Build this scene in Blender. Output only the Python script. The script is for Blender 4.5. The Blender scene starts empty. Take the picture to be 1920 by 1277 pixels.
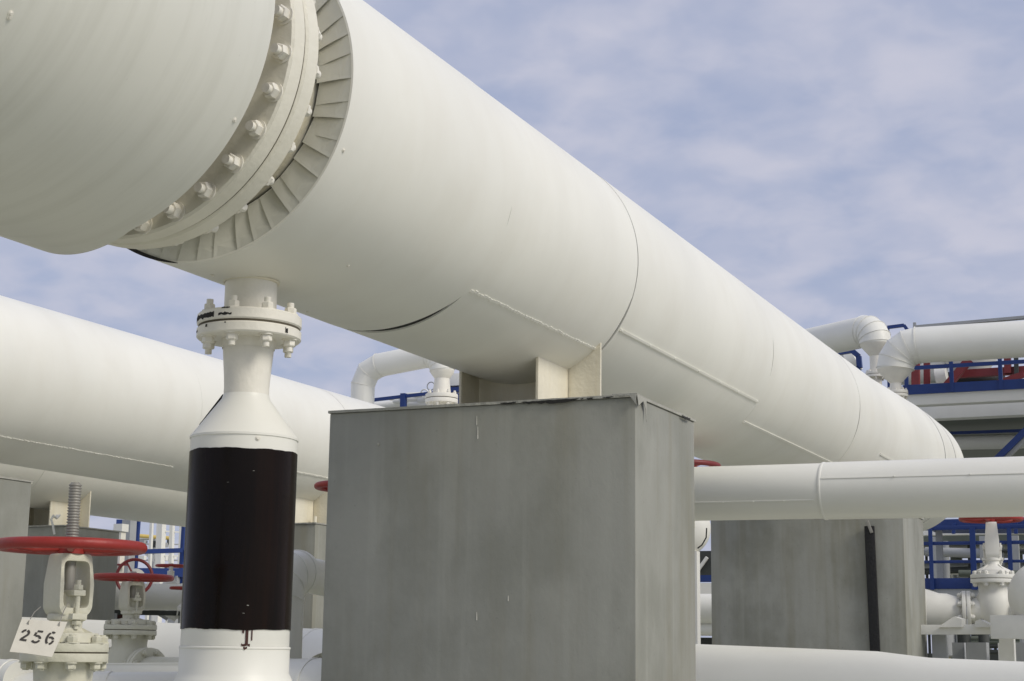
import bpy, math, random
from mathutils import Vector, Matrix
random.seed(7)
R = math.radians
S = bpy.context.scene
EYE = 1.6
# ------------------------------------------------------------------ camera
MX, MYI, MZ = (0.911425, -0.065823, -0.406168), (0.411250, 0.177761, 0.894022), (0.013353, -0.981870, 0.189086)
cam = bpy.data.cameras.new('camera'); cam.sensor_width = 36; cam.lens = 56.25; cam.clip_end = 2000; cam.clip_start = 0.05
co = bpy.data.objects.new('camera', cam); S.collection.objects.link(co); S.camera = co
co.matrix_world = Matrix(((MX[0], -MX[1], -MX[2], 0), (MYI[0], -MYI[1], -MYI[2], 0), (MZ[0], -MZ[1], -MZ[2], EYE), (0, 0, 0, 1)))
S.render.resolution_x, S.render.resolution_y = 1024, 681
# ------------------------------------------------------------------ light
SUN_EL, SUN_AZ = 38.0, 100.0            # azimuth clockwise from +Y
w = bpy.data.worlds.new('World'); S.world = w; w.use_nodes = True
nt = w.node_tree; N = nt.nodes; L = nt.links
for n in list(N): N.remove(n)
out = N.new('ShaderNodeOutputWorld'); bg = N.new('ShaderNodeBackground'); bg.inputs[1].default_value = 0.1
sky = N.new('ShaderNodeTexSky'); sky.sky_type = 'NISHITA'; sky.sun_disc = False
sky.sun_elevation = R(SUN_EL); sky.sun_rotation = R(SUN_AZ); sky.dust_density = 2.0
tc = N.new('ShaderNodeTexCoord'); sep = N.new('ShaderNodeSeparateXYZ'); L.new(tc.outputs['Generated'], sep.inputs[0])
def m_(op, a, b=None):
    n = N.new('ShaderNodeMath'); n.operation = op
    for i, v in enumerate((a, b)):
        if v is None: continue
        if isinstance(v, (int, float)): n.inputs[i].default_value = v
        else: L.new(v, n.inputs[i])
    return n.outputs[0]
den = m_('ADD', m_('MAXIMUM', sep.outputs[2], 0.0), 0.28)
comb = N.new('ShaderNodeCombineXYZ'); L.new(m_('DIVIDE', sep.outputs[0], den), comb.inputs[0]); L.new(m_('DIVIDE', sep.outputs[1], den), comb.inputs[1])
def cloud(scale, detail, lo, hi, rough=0.5, off=0.0):
    mp = N.new('ShaderNodeMapping'); mp.inputs['Location'].default_value = (off, off * .7, off)
    L.new(comb.outputs[0], mp.inputs[0])
    nz = N.new('ShaderNodeTexNoise'); nz.inputs['Scale'].default_value = scale; nz.inputs['Detail'].default_value = detail; nz.inputs['Roughness'].default_value = rough
    nz.inputs['Distortion'].default_value = 0.25
    L.new(mp.outputs[0], nz.inputs['Vector'])
    mr = N.new('ShaderNodeMapRange'); mr.interpolation_type = 'SMOOTHSTEP'
    mr.inputs[1].default_value = lo; mr.inputs[2].default_value = hi; L.new(nz.outputs[0], mr.inputs[0]); return mr.outputs[0]
c1 = cloud(5.5, 2, 0.30, 0.68); c2 = cloud(13, 3, 0.32, 0.68, 0.5, 3.1); c3 = cloud(34, 4, 0.3, 0.75, 0.55, 7.7)
fac = m_('ADD', m_('ADD', m_('MULTIPLY', c1, 0.50), m_('MULTIPLY', c2, 0.40)), m_('MULTIPLY', c3, 0.07))
mixb = N.new('ShaderNodeMix'); mixb.data_type = 'RGBA'; mixb.inputs[0].default_value = 0.88
L.new(sky.outputs[0], mixb.inputs[6]); mixb.inputs[7].default_value = (2.72, 3.10, 4.32, 1)
mixc = N.new('ShaderNodeMix'); mixc.data_type = 'RGBA'
L.new(fac, mixc.inputs[0]); L.new(mixb.outputs[2], mixc.inputs[6]); mixc.inputs[7].default_value = (4.10, 4.17, 4.95, 1)
L.new(mixc.outputs[2], bg.inputs[0]); L.new(bg.outputs[0], out.inputs[0])
sl = bpy.data.lights.new('sun', 'SUN'); sl.energy = 1.5; sl.angle = R(22); sl.color = (1.0, 0.94, 0.83)
so = bpy.data.objects.new('sun', sl); S.collection.objects.link(so)
sd = Vector((math.sin(R(SUN_AZ)) * math.cos(R(SUN_EL)), math.cos(R(SUN_AZ)) * math.cos(R(SUN_EL)), math.sin(R(SUN_EL))))
so.rotation_euler = sd.to_track_quat('Z', 'Y').to_euler(); so.location = (0, 0, 30)
S.view_settings.view_transform = 'Standard'; S.view_settings.look = 'None'; S.view_settings.exposure = 0.46; S.view_settings.gamma = 1

# ------------------------------------------------------------------ helpers
def ray(px, py):
    d = (px - 960, py - 638.5, 3000.0)
    return Vector(tuple(sum(m[i] * d[i] for i in range(3)) for m in (MX, MYI, MZ)))
E0 = Vector((0, 0, EYE))
def onY(px, py, Y): d = ray(px, py); return E0 + d * (Y / d.y)
def onX(px, py, X): d = ray(px, py); return E0 + d * (X / d.x)
def rng(px, py, D): d = ray(px, py); return E0 + d * (D / math.hypot(d.x, d.y))

MATS = {}
def mat(name, col, rough=0.45, var=0.06, scale=3.0, bump=0.0, bscale=8.0, metal=0.0, streak=0.0, streak_col=(0.3, 0.28, 0.2), axis='Z', spec=0.5, spots=0.0, spot_col=(.05, .04, .03), stretch=None):
    m = bpy.data.materials.new(name); m.use_nodes = True; MATS[name] = m
    t = m.node_tree; n = t.nodes; b = n['Principled BSDF']; l = t.links
    b.inputs['Roughness'].default_value = rough; b.inputs['Metallic'].default_value = metal
    b.inputs['Specular IOR Level'].default_value = spec
    g = n.new('ShaderNodeNewGeometry')
    nz = n.new('ShaderNodeTexNoise'); nz.inputs['Scale'].default_value = scale; nz.inputs['Detail'].default_value = 5
    l.new(g.outputs['Position'], nz.inputs['Vector'])
    mr = n.new('ShaderNodeMapRange'); mr.inputs[1].default_value = .25; mr.inputs[2].default_value = .75
    mr.inputs[3].default_value = 1 - var; mr.inputs[4].default_value = 1 + var; l.new(nz.outputs[0], mr.inputs[0])
    mul = n.new('ShaderNodeMix'); mul.data_type = 'RGBA'; mul.blend_type = 'MULTIPLY'; mul.inputs[0].default_value = 1
    mul.inputs[6].default_value = (*col, 1); l.new(mr.outputs[0], mul.inputs[7])
    cur = mul.outputs[2]
    def layer(sc, lo, hi, colr, amt, xyz=None):
        nonlocal cur
        mp = n.new('ShaderNodeMapping'); l.new(g.outputs['Position'], mp.inputs[0])
        mp.inputs['Scale'].default_value = xyz or (1, 1, 1)
        q = n.new('ShaderNodeTexNoise'); q.inputs['Scale'].default_value = sc; q.inputs['Detail'].default_value = 6; q.inputs['Roughness'].default_value = .6
        l.new(mp.outputs[0], q.inputs['Vector'])
        r = n.new('ShaderNodeMapRange'); r.inputs[1].default_value = lo; r.inputs[2].default_value = hi; r.inputs[3].default_value = 0; r.inputs[4].default_value = amt
        l.new(q.outputs[0], r.inputs[0])
        x = n.new('ShaderNodeMix'); x.data_type = 'RGBA'; l.new(r.outputs[0], x.inputs[0]); l.new(cur, x.inputs[6]); x.inputs[7].default_value = (*colr, 1); cur = x.outputs[2]
    if streak:
        st = stretch or {'Z': (6, 6, .35), 'Y': (5, .6, 5), 'X': (.6, 5, 5)}[axis]
        layer(1.0, .45, .75, streak_col, streak, st)
    if spots: layer(38.0, .70, .74, spot_col, spots)
    l.new(cur, b.inputs['Base Color'])
    rr = n.new('ShaderNodeMapRange'); rr.inputs[3].default_value = max(.05, rough - .07); rr.inputs[4].default_value = rough + .09
    l.new(nz.outputs[0], rr.inputs[0]); l.new(rr.outputs[0], b.inputs['Roughness'])
    if bump:
        bn = n.new('ShaderNodeTexNoise'); bn.inputs['Scale'].default_value = bscale; bn.inputs['Detail'].default_value = 3
        l.new(g.outputs['Position'], bn.inputs['Vector'])
        bp = n.new('ShaderNodeBump'); bp.inputs['Strength'].default_value = bump; bp.inputs['Distance'].default_value = .02
        l.new(bn.outputs[0], bp.inputs['Height']); l.new(bp.outputs[0], b.inputs['Normal'])
    return m
WH = (0.82, 0.81, 0.735)
mat('white_cladding', WH, .42, .04, 1.4, .16, 2.6, streak=.20, streak_col=(.66, .62, .52), stretch=(1.6, 4.0, 1.6), spots=.10, spot_col=(.30, .28, .22))
mat('far_white', (.80, .79, .73), .5, .04, 1.0, .06, 3.0, streak=.10, streak_col=(.6, .58, .52))
mat('near_cladding', (.74, .735, .66), .42, .04, 1.6, .12, 3.0, streak=.30, streak_col=(.52, .51, .43), stretch=(1.5, 16, 1.5), spots=.12, spot_col=(.25, .23, .18))
mat('cream_paint', (.78, .74, .61), .45, .06, 9, .15, 40, streak=.55, streak_col=(.62, .53, .33), spots=.12)
mat('cream_light', (.80, .77, .68), .45, .05, 9, .12, 40, spots=.10)
mat('flange_cream', (.785, .755, .64), .45, .05, 9, .12, 40, streak=.18, streak_col=(.66, .58, .38), stretch=(4, 4, 4), spots=.10)
mat('tab_metal', (.66, .66, .595), .42, .07, 6, .12, 18, streak=.2, streak_col=(.45, .45, .38))
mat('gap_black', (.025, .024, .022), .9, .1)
mat('gasket', (.085, .07, .045), .8, .1)
mat('wrap_black', (.0060, .0040, .0028), .22, .25, 4, .10, 7, streak=.8, streak_col=(.020, .0085, .0045), spots=.05, spot_col=(.05, .045, .04), spec=.14)
mat('valve_paint', (.60, .585, .47), .5, .07, 9, .25, 35, streak=.4, streak_col=(.46, .46, .33), spots=.25, spot_col=(.2, .18, .1))
mat('valve_white', (.74, .73, .67), .48, .05, 9, .06, 12, spots=.1)
mat('red_paint', (.30, .024, .018), .46, .12, 14, .12, 30, spots=.18, spot_col=(.2, .02, .02))
mat('red_steel', (.19, .024, .026), .5, .1, 6)
mat('stem_steel', (.30, .29, .26), .55, .15, 30, metal=.25)
mat('blue_paint', (.010, .036, .17), .45, .1, 5)
mat('yellow_paint', (.62, .46, .13), .5, .1, 5)
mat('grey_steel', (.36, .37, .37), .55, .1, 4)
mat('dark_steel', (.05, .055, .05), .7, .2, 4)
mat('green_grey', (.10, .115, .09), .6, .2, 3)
mat('tag_paint', (.66, .63, .54), .55, .05, 20, .1, 30, spots=.2, spot_col=(.4, .35, .25))
mat('stencil', (.045, .04, .035), .7, .2, 60)
mat('rust', (.06, .020, .015), .8, .3, 40)
mat('black_rubber', (.006, .006, .006), .55, .3, 10, .3, 40)
mat('bare_concrete', (.42, .425, .345), .9, .1, 12, .3, 60)

def concrete(name, base, dark, warm, seed):
    m = bpy.data.materials.new(name); m.use_nodes = True; MATS[name] = m
    t = m.node_tree; n = t.nodes; l = t.links; b = n['Principled BSDF']; b.inputs['Roughness'].default_value = .62
    g = n.new('ShaderNodeNewGeometry')
    def noise(sc, xyz, det=6, rough=.6):
        mp = n.new('ShaderNodeMapping'); mp.inputs['Scale'].default_value = xyz; mp.inputs['Location'].default_value = (seed, seed * 2, seed)
        l.new(g.outputs['Position'], mp.inputs[0])
        q = n.new('ShaderNodeTexNoise'); q.inputs['Scale'].default_value = sc; q.inputs['Detail'].default_value = det; q.inputs['Roughness'].default_value = rough
        l.new(mp.outputs[0], q.inputs['Vector']); return q.outputs[0]
    def mix(fac_out, lo, hi, amt, a, colr):
        r = n.new('ShaderNodeMapRange'); r.interpolation_type = 'SMOOTHSTEP'
        r.inputs[1].default_value = lo; r.inputs[2].default_value = hi; r.inputs[4].default_value = amt; l.new(fac_out, r.inputs[0])
        x = n.new('ShaderNodeMix'); x.data_type = 'RGBA'; l.new(r.outputs[0], x.inputs[0])
        if isinstance(a, tuple): x.inputs[6].default_value = (*a, 1)
        else: l.new(a, x.inputs[6])
        x.inputs[7].default_value = (*colr, 1); return x.outputs[2]
    c = mix(noise(2.0, (1, 1, .7), 5), .38, .66, .62, base, dark)
    c = mix(noise(1.0, (6, 6, .5), 3), .46, .75, .5, c, warm)
    c = mix(noise(1.0, (13, 13, .45), 3), .50, .76, .30, c, tuple(v * 1.25 for v in base))
    c = mix(noise(3.0, (1, 1, .5), 5), .55, .75, .35, c, tuple(v * 1.3 for v in base))
    c = mix(noise(55, (1, 1, 1), 3), .66, .72, .25, c, tuple(v * .5 for v in dark))
    l.new(c, b.inputs['Base Color'])
    bp = n.new('ShaderNodeBump'); bp.inputs['Strength'].default_value = .18; bp.inputs['Distance'].default_value = .01
    l.new(noise(24, (1, 1, .6), 6), bp.inputs['Height']); l.new(bp.outputs[0], b.inputs['Normal'])
concrete('painted_concrete', (.305, .306, .268), (.205, .208, .172), (.220, .205, .145), 1.3)
concrete('worn_concrete', (.315, .318, .285), (.165, .168, .132), (.175, .16, .095), 5.2)
mat('slab_edge', (.37, .365, .32), .7, .12, 14, .3, 50)

def tag(o, label, cat, group=None):
    o['label'] = label; o['category'] = cat
    if group: o['group'] = group
    return o
def thing(name, label, cat, loc=(0, 0, 0), group=None):
    o = bpy.data.objects.new(name, None); S.collection.objects.link(o); o.empty_display_size = .1
    o.location = loc; return tag(o, label, cat, group)
def root_of(o):
    v = Vector((0, 0, 0))
    while o is not None: v += o.location; o = o.parent
    return v
def basis(axis):
    a = Vector(axis).normalized(); u = a.orthogonal() if abs(a.z) < .999 else Vector((1, 0, 0))
    if abs(a.z) < .999: u = Vector((0, 0, 1)).cross(a).normalized()
    v = a.cross(u); return a, u.normalized(), v.normalized()
class MB:
    def __init__(s): s.v = []; s.f = []
    def box(s, c, size, rot=None):
        c = Vector(c); h = [x / 2 for x in size]; k = len(s.v)
        for x in (-1, 1):
            for y in (-1, 1):
                for z in (-1, 1):
                    p = Vector((x * h[0], y * h[1], z * h[2]))
                    if rot is not None: p = rot @ p
                    s.v.append(c + p)
        for f in ((0, 1, 3, 2), (4, 6, 7, 5), (0, 4, 5, 1), (2, 3, 7, 6), (0, 2, 6, 4), (1, 5, 7, 3)): s.f.append([k + i for i in f])
        return s
    def bar(s, p0, p1, a, b, up=(0, 0, 1)):
        p0, p1 = Vector(p0), Vector(p1); d = (p1 - p0); ln = d.length; d.normalize()
        u = Vector(up)
        if abs(u.dot(d)) > .98: u = Vector((1, 0, 0))
        sd_ = d.cross(u).normalized(); u = sd_.cross(d)
        return s.box((p0 + p1) / 2, (ln, a, b), Matrix((d, sd_, u)).transposed())
    def ringface(s, k0, k1, n, close=True):
        for i in range(n if close else n - 1):
            j = (i + 1) % n; s.f.append([k0 + i, k0 + j, k1 + j, k1 + i])
    def lathe(s, prof, o=(0, 0, 0), axis=(0, 0, 1), seg=48, cap0=True, cap1=True):
        a, u, v = basis(axis); o = Vector(o); ks = []
        for (r, h) in prof:
            ks.append(len(s.v))
            for i in range(seg):
                t = 2 * math.pi * i / seg
                s.v.append(o + a * h + (u * math.cos(t) + v * math.sin(t)) * r)
        for a0, a1 in zip(ks, ks[1:]): s.ringface(a0, a1, seg)
        if cap0: s.f.append(list(range(ks[0], ks[0] + seg))[::-1])
        if cap1: s.f.append(list(range(ks[-1], ks[-1] + seg)))
        return s
    def cyl(s, p0, p1, r0, r1=None, seg=24, caps=True):
        p0, p1 = Vector(p0), Vector(p1)
        return s.lathe([(r0, 0), (r0 if r1 is None else r1, (p1 - p0).length)], p0, p1 - p0, seg, caps, caps)
    def tube(s, path, r, seg=24, caps=True):
        path = [Vector(p) for p in path]; n = len(path); u = None; ks = []
        for i, p in enumerate(path):
            d0 = (path[i] - path[i - 1]).normalized() if i else None
            d1 = (path[i + 1] - path[i]).normalized() if i < n - 1 else None
            t = ((d0 or d1) + (d1 or d0)).normalized()
            if u is None: _, u, _ = basis(t)
            else: u = (u - t * u.dot(t)).normalized()
            v = t.cross(u); k = 1.0
            if d0 and d1: k = 1 / max(.4, math.cos(d0.angle(d1) / 2))
            bend = (d1 - d0).normalized() if (d0 and d1 and (d1 - d0).length > 1e-4) else None
            rr = r[i] if isinstance(r, (list, tuple)) else r
            ks.append(len(s.v))
            for j in range(seg):
                a = 2 * math.pi * j / seg; q = (u * math.cos(a) + v * math.sin(a)) * rr
                if bend is not None: q += bend * (q.dot(bend) * (k - 1))
                s.v.append(p + q)
        for a0, a1 in zip(ks, ks[1:]): s.ringface(a0, a1, seg)
        if caps: s.f.append(list(range(ks[0], ks[0] + seg))[::-1]); s.f.append(list(range(ks[-1], ks[-1] + seg)))
        return s
    def torus(s, c, axis, RR, r, seg=64, sub=12, sz=1.0):
        a, u, v = basis(axis); c = Vector(c); k = len(s.v)
        for i in range(seg):
            t = 2 * math.pi * i / seg; d = u * math.cos(t) + v * math.sin(t)
            for j in range(sub):
                q = 2 * math.pi * j / sub; s.v.append(c + d * (RR + r * math.cos(q)) + a * (r * sz * math.sin(q)))
        for i in range(seg):
            for j in range(sub):
                i2, j2 = (i + 1) % seg, (j + 1) % sub
                s.f.append([k + i * sub + j, k + i2 * sub + j, k + i2 * sub + j2, k + i * sub + j2])
        return s
    def hexa(s, p, axis, r, h, turn=0.0):
        a, u, v = basis(axis); p = Vector(p); k = len(s.v)
        prof = [(r * .93, 0), (r, .12 * h), (r, .85 * h), (r * .86, h)]
        ks = []
        for rr, hh in prof:
            ks.append(len(s.v))
            for i in range(6):
                t = turn + i * math.pi / 3; s.v.append(p + a * hh + (u * math.cos(t) + v * math.sin(t)) * rr)
        for a0, a1 in zip(ks, ks[1:]): s.ringface(a0, a1, 6)
        s.f.append(list(range(ks[0], ks[0] + 6))[::-1]); s.f.append(list(range(ks[-1], ks[-1] + 6))); return s
    def prism(s, poly, vec):
        vec = Vector(vec); k = len(s.v); n = len(poly)
        s.v += [Vector(p) for p in poly]; s.v += [Vector(p) + vec for p in poly]
        s.f.append(list(range(k, k + n))[::-1]); s.f.append(list(range(k + n, k + 2 * n)))
        s.ringface(k, k + n, n); return s
    def strip(s, top, bot):           # quads between two polylines
        k = len(s.v); n = len(top); s.v += [Vector(p) for p in top]; s.v += [Vector(p) for p in bot]
        for i in range(n - 1): s.f.append([k + i, k + i + 1, k + n + i + 1, k + n + i])
        return s
    def build(s, name, m, parent=None, bevel=0.0, smooth=True, local=False, sharp=35):
        me = bpy.data.meshes.new(name); off = Vector((0, 0, 0)) if (parent is None or local) else root_of(parent)
        me.from_pydata([tuple(p - off) for p in s.v], [], s.f); me.update()
        import bmesh
        bm = bmesh.new(); bm.from_mesh(me); bmesh.ops.recalc_face_normals(bm, faces=bm.faces)
        if bevel:
            es = [e for e in bm.edges if len(e.link_faces) == 2 and e.calc_face_angle(0) > .6]
            bmesh.ops.bevel(bm, geom=es, offset=bevel, segments=2, affect='EDGES', profile=.6)
        bm.to_mesh(me); bm.free()
        me.materials.append(MATS[m])
        if smooth: me.shade_smooth(); me.set_sharp_from_angle(angle=R(sharp))
        o = bpy.data.objects.new(name, me); S.collection.objects.link(o)
        if parent is not None: o.parent = parent
        return o

# ------------------------------------------------------------------ ground
g = MB(); g.v = [Vector(p) for p in ((-600, -300, 0), (600, -300, 0), (600, 900, 0), (-600, 900, 0))]; g.f = [[0, 1, 2, 3]]
go = g.build('ground', 'bare_concrete', smooth=False); go['kind'] = 'structure'

# ------------------------------------------------------------------ large pipelines along +Y
def P(cx, cz, r, Y, deg): a = R(deg); return Vector((cx + r * math.cos(a), Y, cz + r * math.sin(a)))
def sheet(cx, cz, r, Y0, Y1, g0=None, g1=None, seg=144, lip=.004, r1=None):
    """one rolled cladding sheet; g0/g1(deg) pull its two ends back to open a gap"""
    b = MB(); ks = []; r1 = r if r1 is None else r1
    rows = [(r - lip * 2, 0, 0), (r, 0, 0)] + [(r + (r1 - r) * i / 6, i / 6, 0) for i in range(1, 6)] + [(r1, 1, 0), (r1 - lip * 2, 1, 0)]
    for rr, t, _ in rows:
        ks.append(len(b.v))
        for i in range(seg):
            d = 360 * i / seg; d = d - 360 if d > 180 else d
            a = Y0 + (g0(d) if g0 else 0); e = Y1 - (g1(d) if g1 else 0)
            b.v.append(P(cx, cz, rr, a + (e - a) * t, d))
    for a0, a1 in zip(ks, ks[1:]): b.ringface(a0, a1, seg)
    return b
def bump(lo, hi, amt, base=.0006):
    def f(d):
        if d < lo or d > hi: return base
        t = (d - lo) / (hi - lo); return base + amt * math.sin(math.pi * t) ** .6
    return f
def seam_strip(b, cx, cz, r, deg, Y0, Y1, w=.012, h=.004, pitch=.25, wob=0.0):
    n = max(2, int((Y1 - Y0) / (.03 if wob else .4))); prev = None
    a = R(deg); rad = Vector((math.cos(a), 0, math.sin(a))); tan = Vector((-math.sin(a), 0, math.cos(a)))
    for i in range(n):
        ya, yb = Y0 + (Y1 - Y0) * i / n, Y0 + (Y1 - Y0) * (i + 1) / n
        hh = h * (1 + wob * random.uniform(-.5, .8)); ww = w * (1 + wob * random.uniform(-.4, .4))
        o = tan * (wob * random.uniform(-.004, .004))
        c = P(cx, cz, r, (ya + yb) / 2, deg) + o
        b.box(c, (ww, yb - ya - (.004 if wob else 0), hh * 2), Matrix((tan, Vector((0, 1, 0)), rad)).transposed())
    return b
def screw(b, p, axis, r=.006):
    a = Vector(axis).normalized(); b.lathe([(r * 1.5, 0), (r * 1.5, .0015), (r, .0016), (r * .8, .005)], p, a, 10); return b
def bolt(parent, p, axis, r, L0, L1, m, stud=.011, tip=.03, turn=0.0):
    """stud with a nut at each end: nuts stand on p-axis*L0 and p+axis*L1"""
    a = Vector(axis).normalized(); p = Vector(p); b = MB()
    b.cyl(p - a * (L0 + r * 1.05 + tip), p + a * (L1 + r * 1.05 + tip), r * .58, seg=14)
    b.lathe([(r * 1.25, 0), (r * 1.25, .004)], p + a * L1, a, 16); b.lathe([(r * 1.25, 0), (r * 1.25, .004)], p - a * L0, -a, 16)
    b.hexa(p + a * (L1 + .004), a, r, r * 1.05, turn); b.hexa(p - a * (L0 + .004), -a, r, r * 1.05, turn + .3)
    return b.build('bolt', m, parent, sharp=30)
def saddle(parent, cx, cz, r, Yf, Yb, ztop, m='cream_paint', cut=0.0, dxl=0.0):
    """welded pipe shoe: two plates along the pipe, one cross plate cut to the pipe's curve, foot plate"""
    rt = MB().box((cx, (Yf + Yb) / 2, ztop + .006), (.86, Yb - Yf - .02, .012)).build('saddle', 'slab_edge', parent, bevel=.002)
    for sx in (-1, 1):
        dx_ = .255 - (dxl if sx < 0 else 0); x = cx + sx * dx_; zt = cz - math.sqrt((r - .006) ** 2 - dx_ ** 2) + .012; yf = Yf + (cut if sx < 0 else 0)
        b = MB().box((x, (yf + Yb) / 2 - .01, (ztop + .012 + zt) / 2), (.014, Yb - yf - .02, zt - ztop - .012))
        b.build('side_plate', m, rt, bevel=.002)
    n = 24; hw = .43; hl = (.255 - dxl + .007) if cut else hw; top = []; bot = []
    for i in range(n + 1):
        x = -hl + (hl + hw) * i / n; top.append(Vector((cx + x, Yb, cz - math.sqrt((r - .006) ** 2 - x * x) + .012))); bot.append(Vector((cx + x, Yb, ztop + .012)))
    MB().prism(bot + top[::-1], (0, -.014, 0)).build('cross_plate', m, rt)
    for sx in ((1,) if cut else (-1, 1)):
        c = Vector((cx + sx * .33, Yb - .09, ztop + .012))
        b = MB().cyl(c, c + Vector((0, 0, .105)), .017, seg=14); b.hexa(c, (0, 0, 1), .032, .026); b.build('anchor_bolt', m, rt)
    return rt

GZ = 1.891 + EYE
# --- the big near pipeline
MXc = -3.213
main = thing('insulated_pipeline', 'huge white clad pipeline running diagonally overhead with an open bolted flange', 'pipe', (MXc, 6.8, GZ))
near_r = .695
b = sheet(MXc, GZ, near_r, -.2, 3.80, g1=lambda d: -.13 * max(0, min(1, (46 - abs(d + 118)) / 36)))
near_clad = b.build('cladding_sheet', 'near_cladding', main); near_clad['label'] = 'wider grey-white cladding sheet nearest the viewer'
for px, py in ((20, 25), (18, 32), (440, 225)):
    d = ray(px, py); A = d.x ** 2 + d.z ** 2; ox, oz = -MXc, EYE - GZ; B = 2 * (d.x * ox + d.z * oz); K = ox * ox + oz * oz - near_r ** 2
    p = E0 + d * ((-B - math.sqrt(B * B - 4 * A * K)) / (2 * A)); screw(MB(), p, (p.x - MXc, 0, p.z - GZ), .0055).build('screw', 'cream_light', near_clad)
b = MB(); b.lathe([(.685, -.1), (.683, 3.78), (.44, 3.77)], (MXc, 0, GZ), (0, 1, 0), 96, False, False); b.build('insulation', 'gap_black', main)
# bare pipe and flange
b = MB().lathe([(.45, 3.7), (.45, 4.0), (.475, 4.049)], (MXc, 0, GZ), (0, 1, 0), 96, False, False)
b.lathe([(.46, 4.20), (.43, 4.26), (.43, 4.7)], (MXc, 0, GZ), (0, 1, 0), 96, False, False); b.build('bare_pipe', 'cream_paint', main)
for y0, y1 in ((4.048, 4.118), (4.131, 4.202)):
    MB().lathe([(.40, y0), (.597, y0), (.605, y0 + .008), (.605, y1 - .004), (.602, y1), (.40, y1)], (MXc, 0, GZ), (0, 1, 0), 144, True, True).build('flange', 'flange_cream', main, sharp=25)
MB().lathe([(.595, 4.1181), (.595, 4.1309)], (MXc, 0, GZ), (0, 1, 0), 144, False, False).build('gasket', 'gasket', main)
for i in range(28):
    a = -18.9 + i * 360 / 28
    bolt(main, P(MXc, GZ, .572, 4.1245, a), (0, 1, 0), float(random.uniform(.0260, .0275)), .0765, .0775, 'cream_light', tip=random.uniform(.020, .030), turn=random.uniform(0, 1))
# folded tabs closing the end of the insulation
tabs = MB(); nt_ = 48
for i in range(nt_):
    a0 = 360 * i / nt_ + random.uniform(-1.6, 1.6); a1 = a0 + 360 / nt_ + 3.4
    if 252 < a0 < 258: a1 -= 2.6
    lift = random.uniform(.006, .012); k = random.uniform(-.006, .006); sk = random.uniform(-1.2, 1.2)
    if random.random() < .2: lift += .010
    q = [P(MXc, GZ, .597, 4.432, a0), P(MXc, GZ, .597, 4.436, a1), P(MXc, GZ, .44, 4.478 + k, a1 + sk), P(MXc, GZ, .44, 4.478 - lift + k, a0 + sk)]
    md0 = [(q[0] * (1 - t) + q[3] * t) + Vector((0, -.004 * math.sin(math.pi * t), 0)) for t in (0, .33, .66, 1)]
    md1 = [(q[1] * (1 - t) + q[2] * t) + Vector((0, .003 * math.sin(math.pi * t), 0)) for t in (0, .33, .66, 1)]
    tabs.strip(md0, md1)
    tabs.strip([v + Vector((0, .0012, 0)) for v in md1], [v + Vector((0, .0012, 0)) for v in md0])
tabs.build('end_cap', 'tab_metal', main, smooth=False)
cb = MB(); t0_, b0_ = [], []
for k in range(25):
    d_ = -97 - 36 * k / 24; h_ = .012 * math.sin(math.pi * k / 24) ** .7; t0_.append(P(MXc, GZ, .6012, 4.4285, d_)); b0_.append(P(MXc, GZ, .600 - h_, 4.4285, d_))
cb.strip(t0_, b0_); cb.build('gap_shadow', 'gap_black', main, smooth=False)  # flat black crescent: shadow at the gap below the end cap, put in as colour
MB().lathe([(.588, 4.45), (.40, 4.53)], (MXc, 0, GZ), (0, 1, 0), 96, False, False).build('insulation', 'gap_black', main)
# cladding sheets of the far run
MB().lathe([(.5915, 4.46), (.5915, 17.15)], (MXc, 0, GZ), (0, 1, 0), 96, False, False).build('insulation', 'gap_black', main)
def cl_main(Y0, Y1, r, g0=None, g1=None, r1=None): return sheet(MXc, GZ, r, Y0, Y1, g0, g1, 180, .004, r1).build('cladding_sheet', 'white_cladding', main)
s1 = lambda d: .0005 + (.060 * math.sin(math.pi * min(1, max(0, (d + 125) / 72))) ** .8 if -125 < d < -53 else 0) + (.0035 * math.sin(math.pi * (d + 20) / 10) if -20 < d < -10 else 0)
cl_main(4.432, 5.758, .6, None, s1)
cl_main(5.760, 7.246, .5985, None, lambda d: .0004 + bump(-40, 30, .0045, 0)(d) + bump(-62, -18, .016, 0)(d))
cl_main(7.249, 9.768, .6, None, lambda d: bump(-17, 8, .010)(d) + bump(-52, -32, .004, 0)(d))
cl_main(9.770, 12.30, .599, None, bump(-27, 4, .014))
cl_main(12.303, 13.9, .6)
cl_main(13.9, 15.9, .6, None, None, .648)
cl_main(15.93, 16.55, .650); cl_main(16.59, 17.2, .650, None, None, .645)
MB().lathe([(.01, 17.21), (.60, 17.21), (.60, 17.27), (.01, 17.27)], (MXc, 0, GZ), (0, 1, 0), 64).build('end_plate', 'cream_light', main)
MB().lathe([(.64, 15.8), (.64, 17.0)], (MXc, 0, GZ), (0, 1, 0), 96, False, False).build('insulation', 'gap_black', main)
b = seam_strip(MB(), MXc, GZ, .599, -48.1, 5.775, 7.24, .012, .0035, wob=.6); b.build('seam_strip', 'white_cladding', main)
b = seam_strip(MB(), MXc, GZ, .601, -34.3, 7.262, 9.74, .013, .005)
for y in (7.28, 7.7, 8.1, 8.52, 8.93, 9.3, 9.72): screw(b, P(MXc, GZ, .605, y, -34.3), (math.cos(R(-34)), 0, math.sin(R(-34))), .006)
b.build('seam_strip', 'white_cladding', main)
seam_strip(MB(), MXc, GZ, .600, -49.2, 9.785, 12.28, .014, .005).build('seam_strip', 'white_cladding', main)
seam_strip(MB(), MXc, GZ, .601, -26, 13.3, 13.85, .014, .005).build('seam_strip', 'white_cladding', main)
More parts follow.
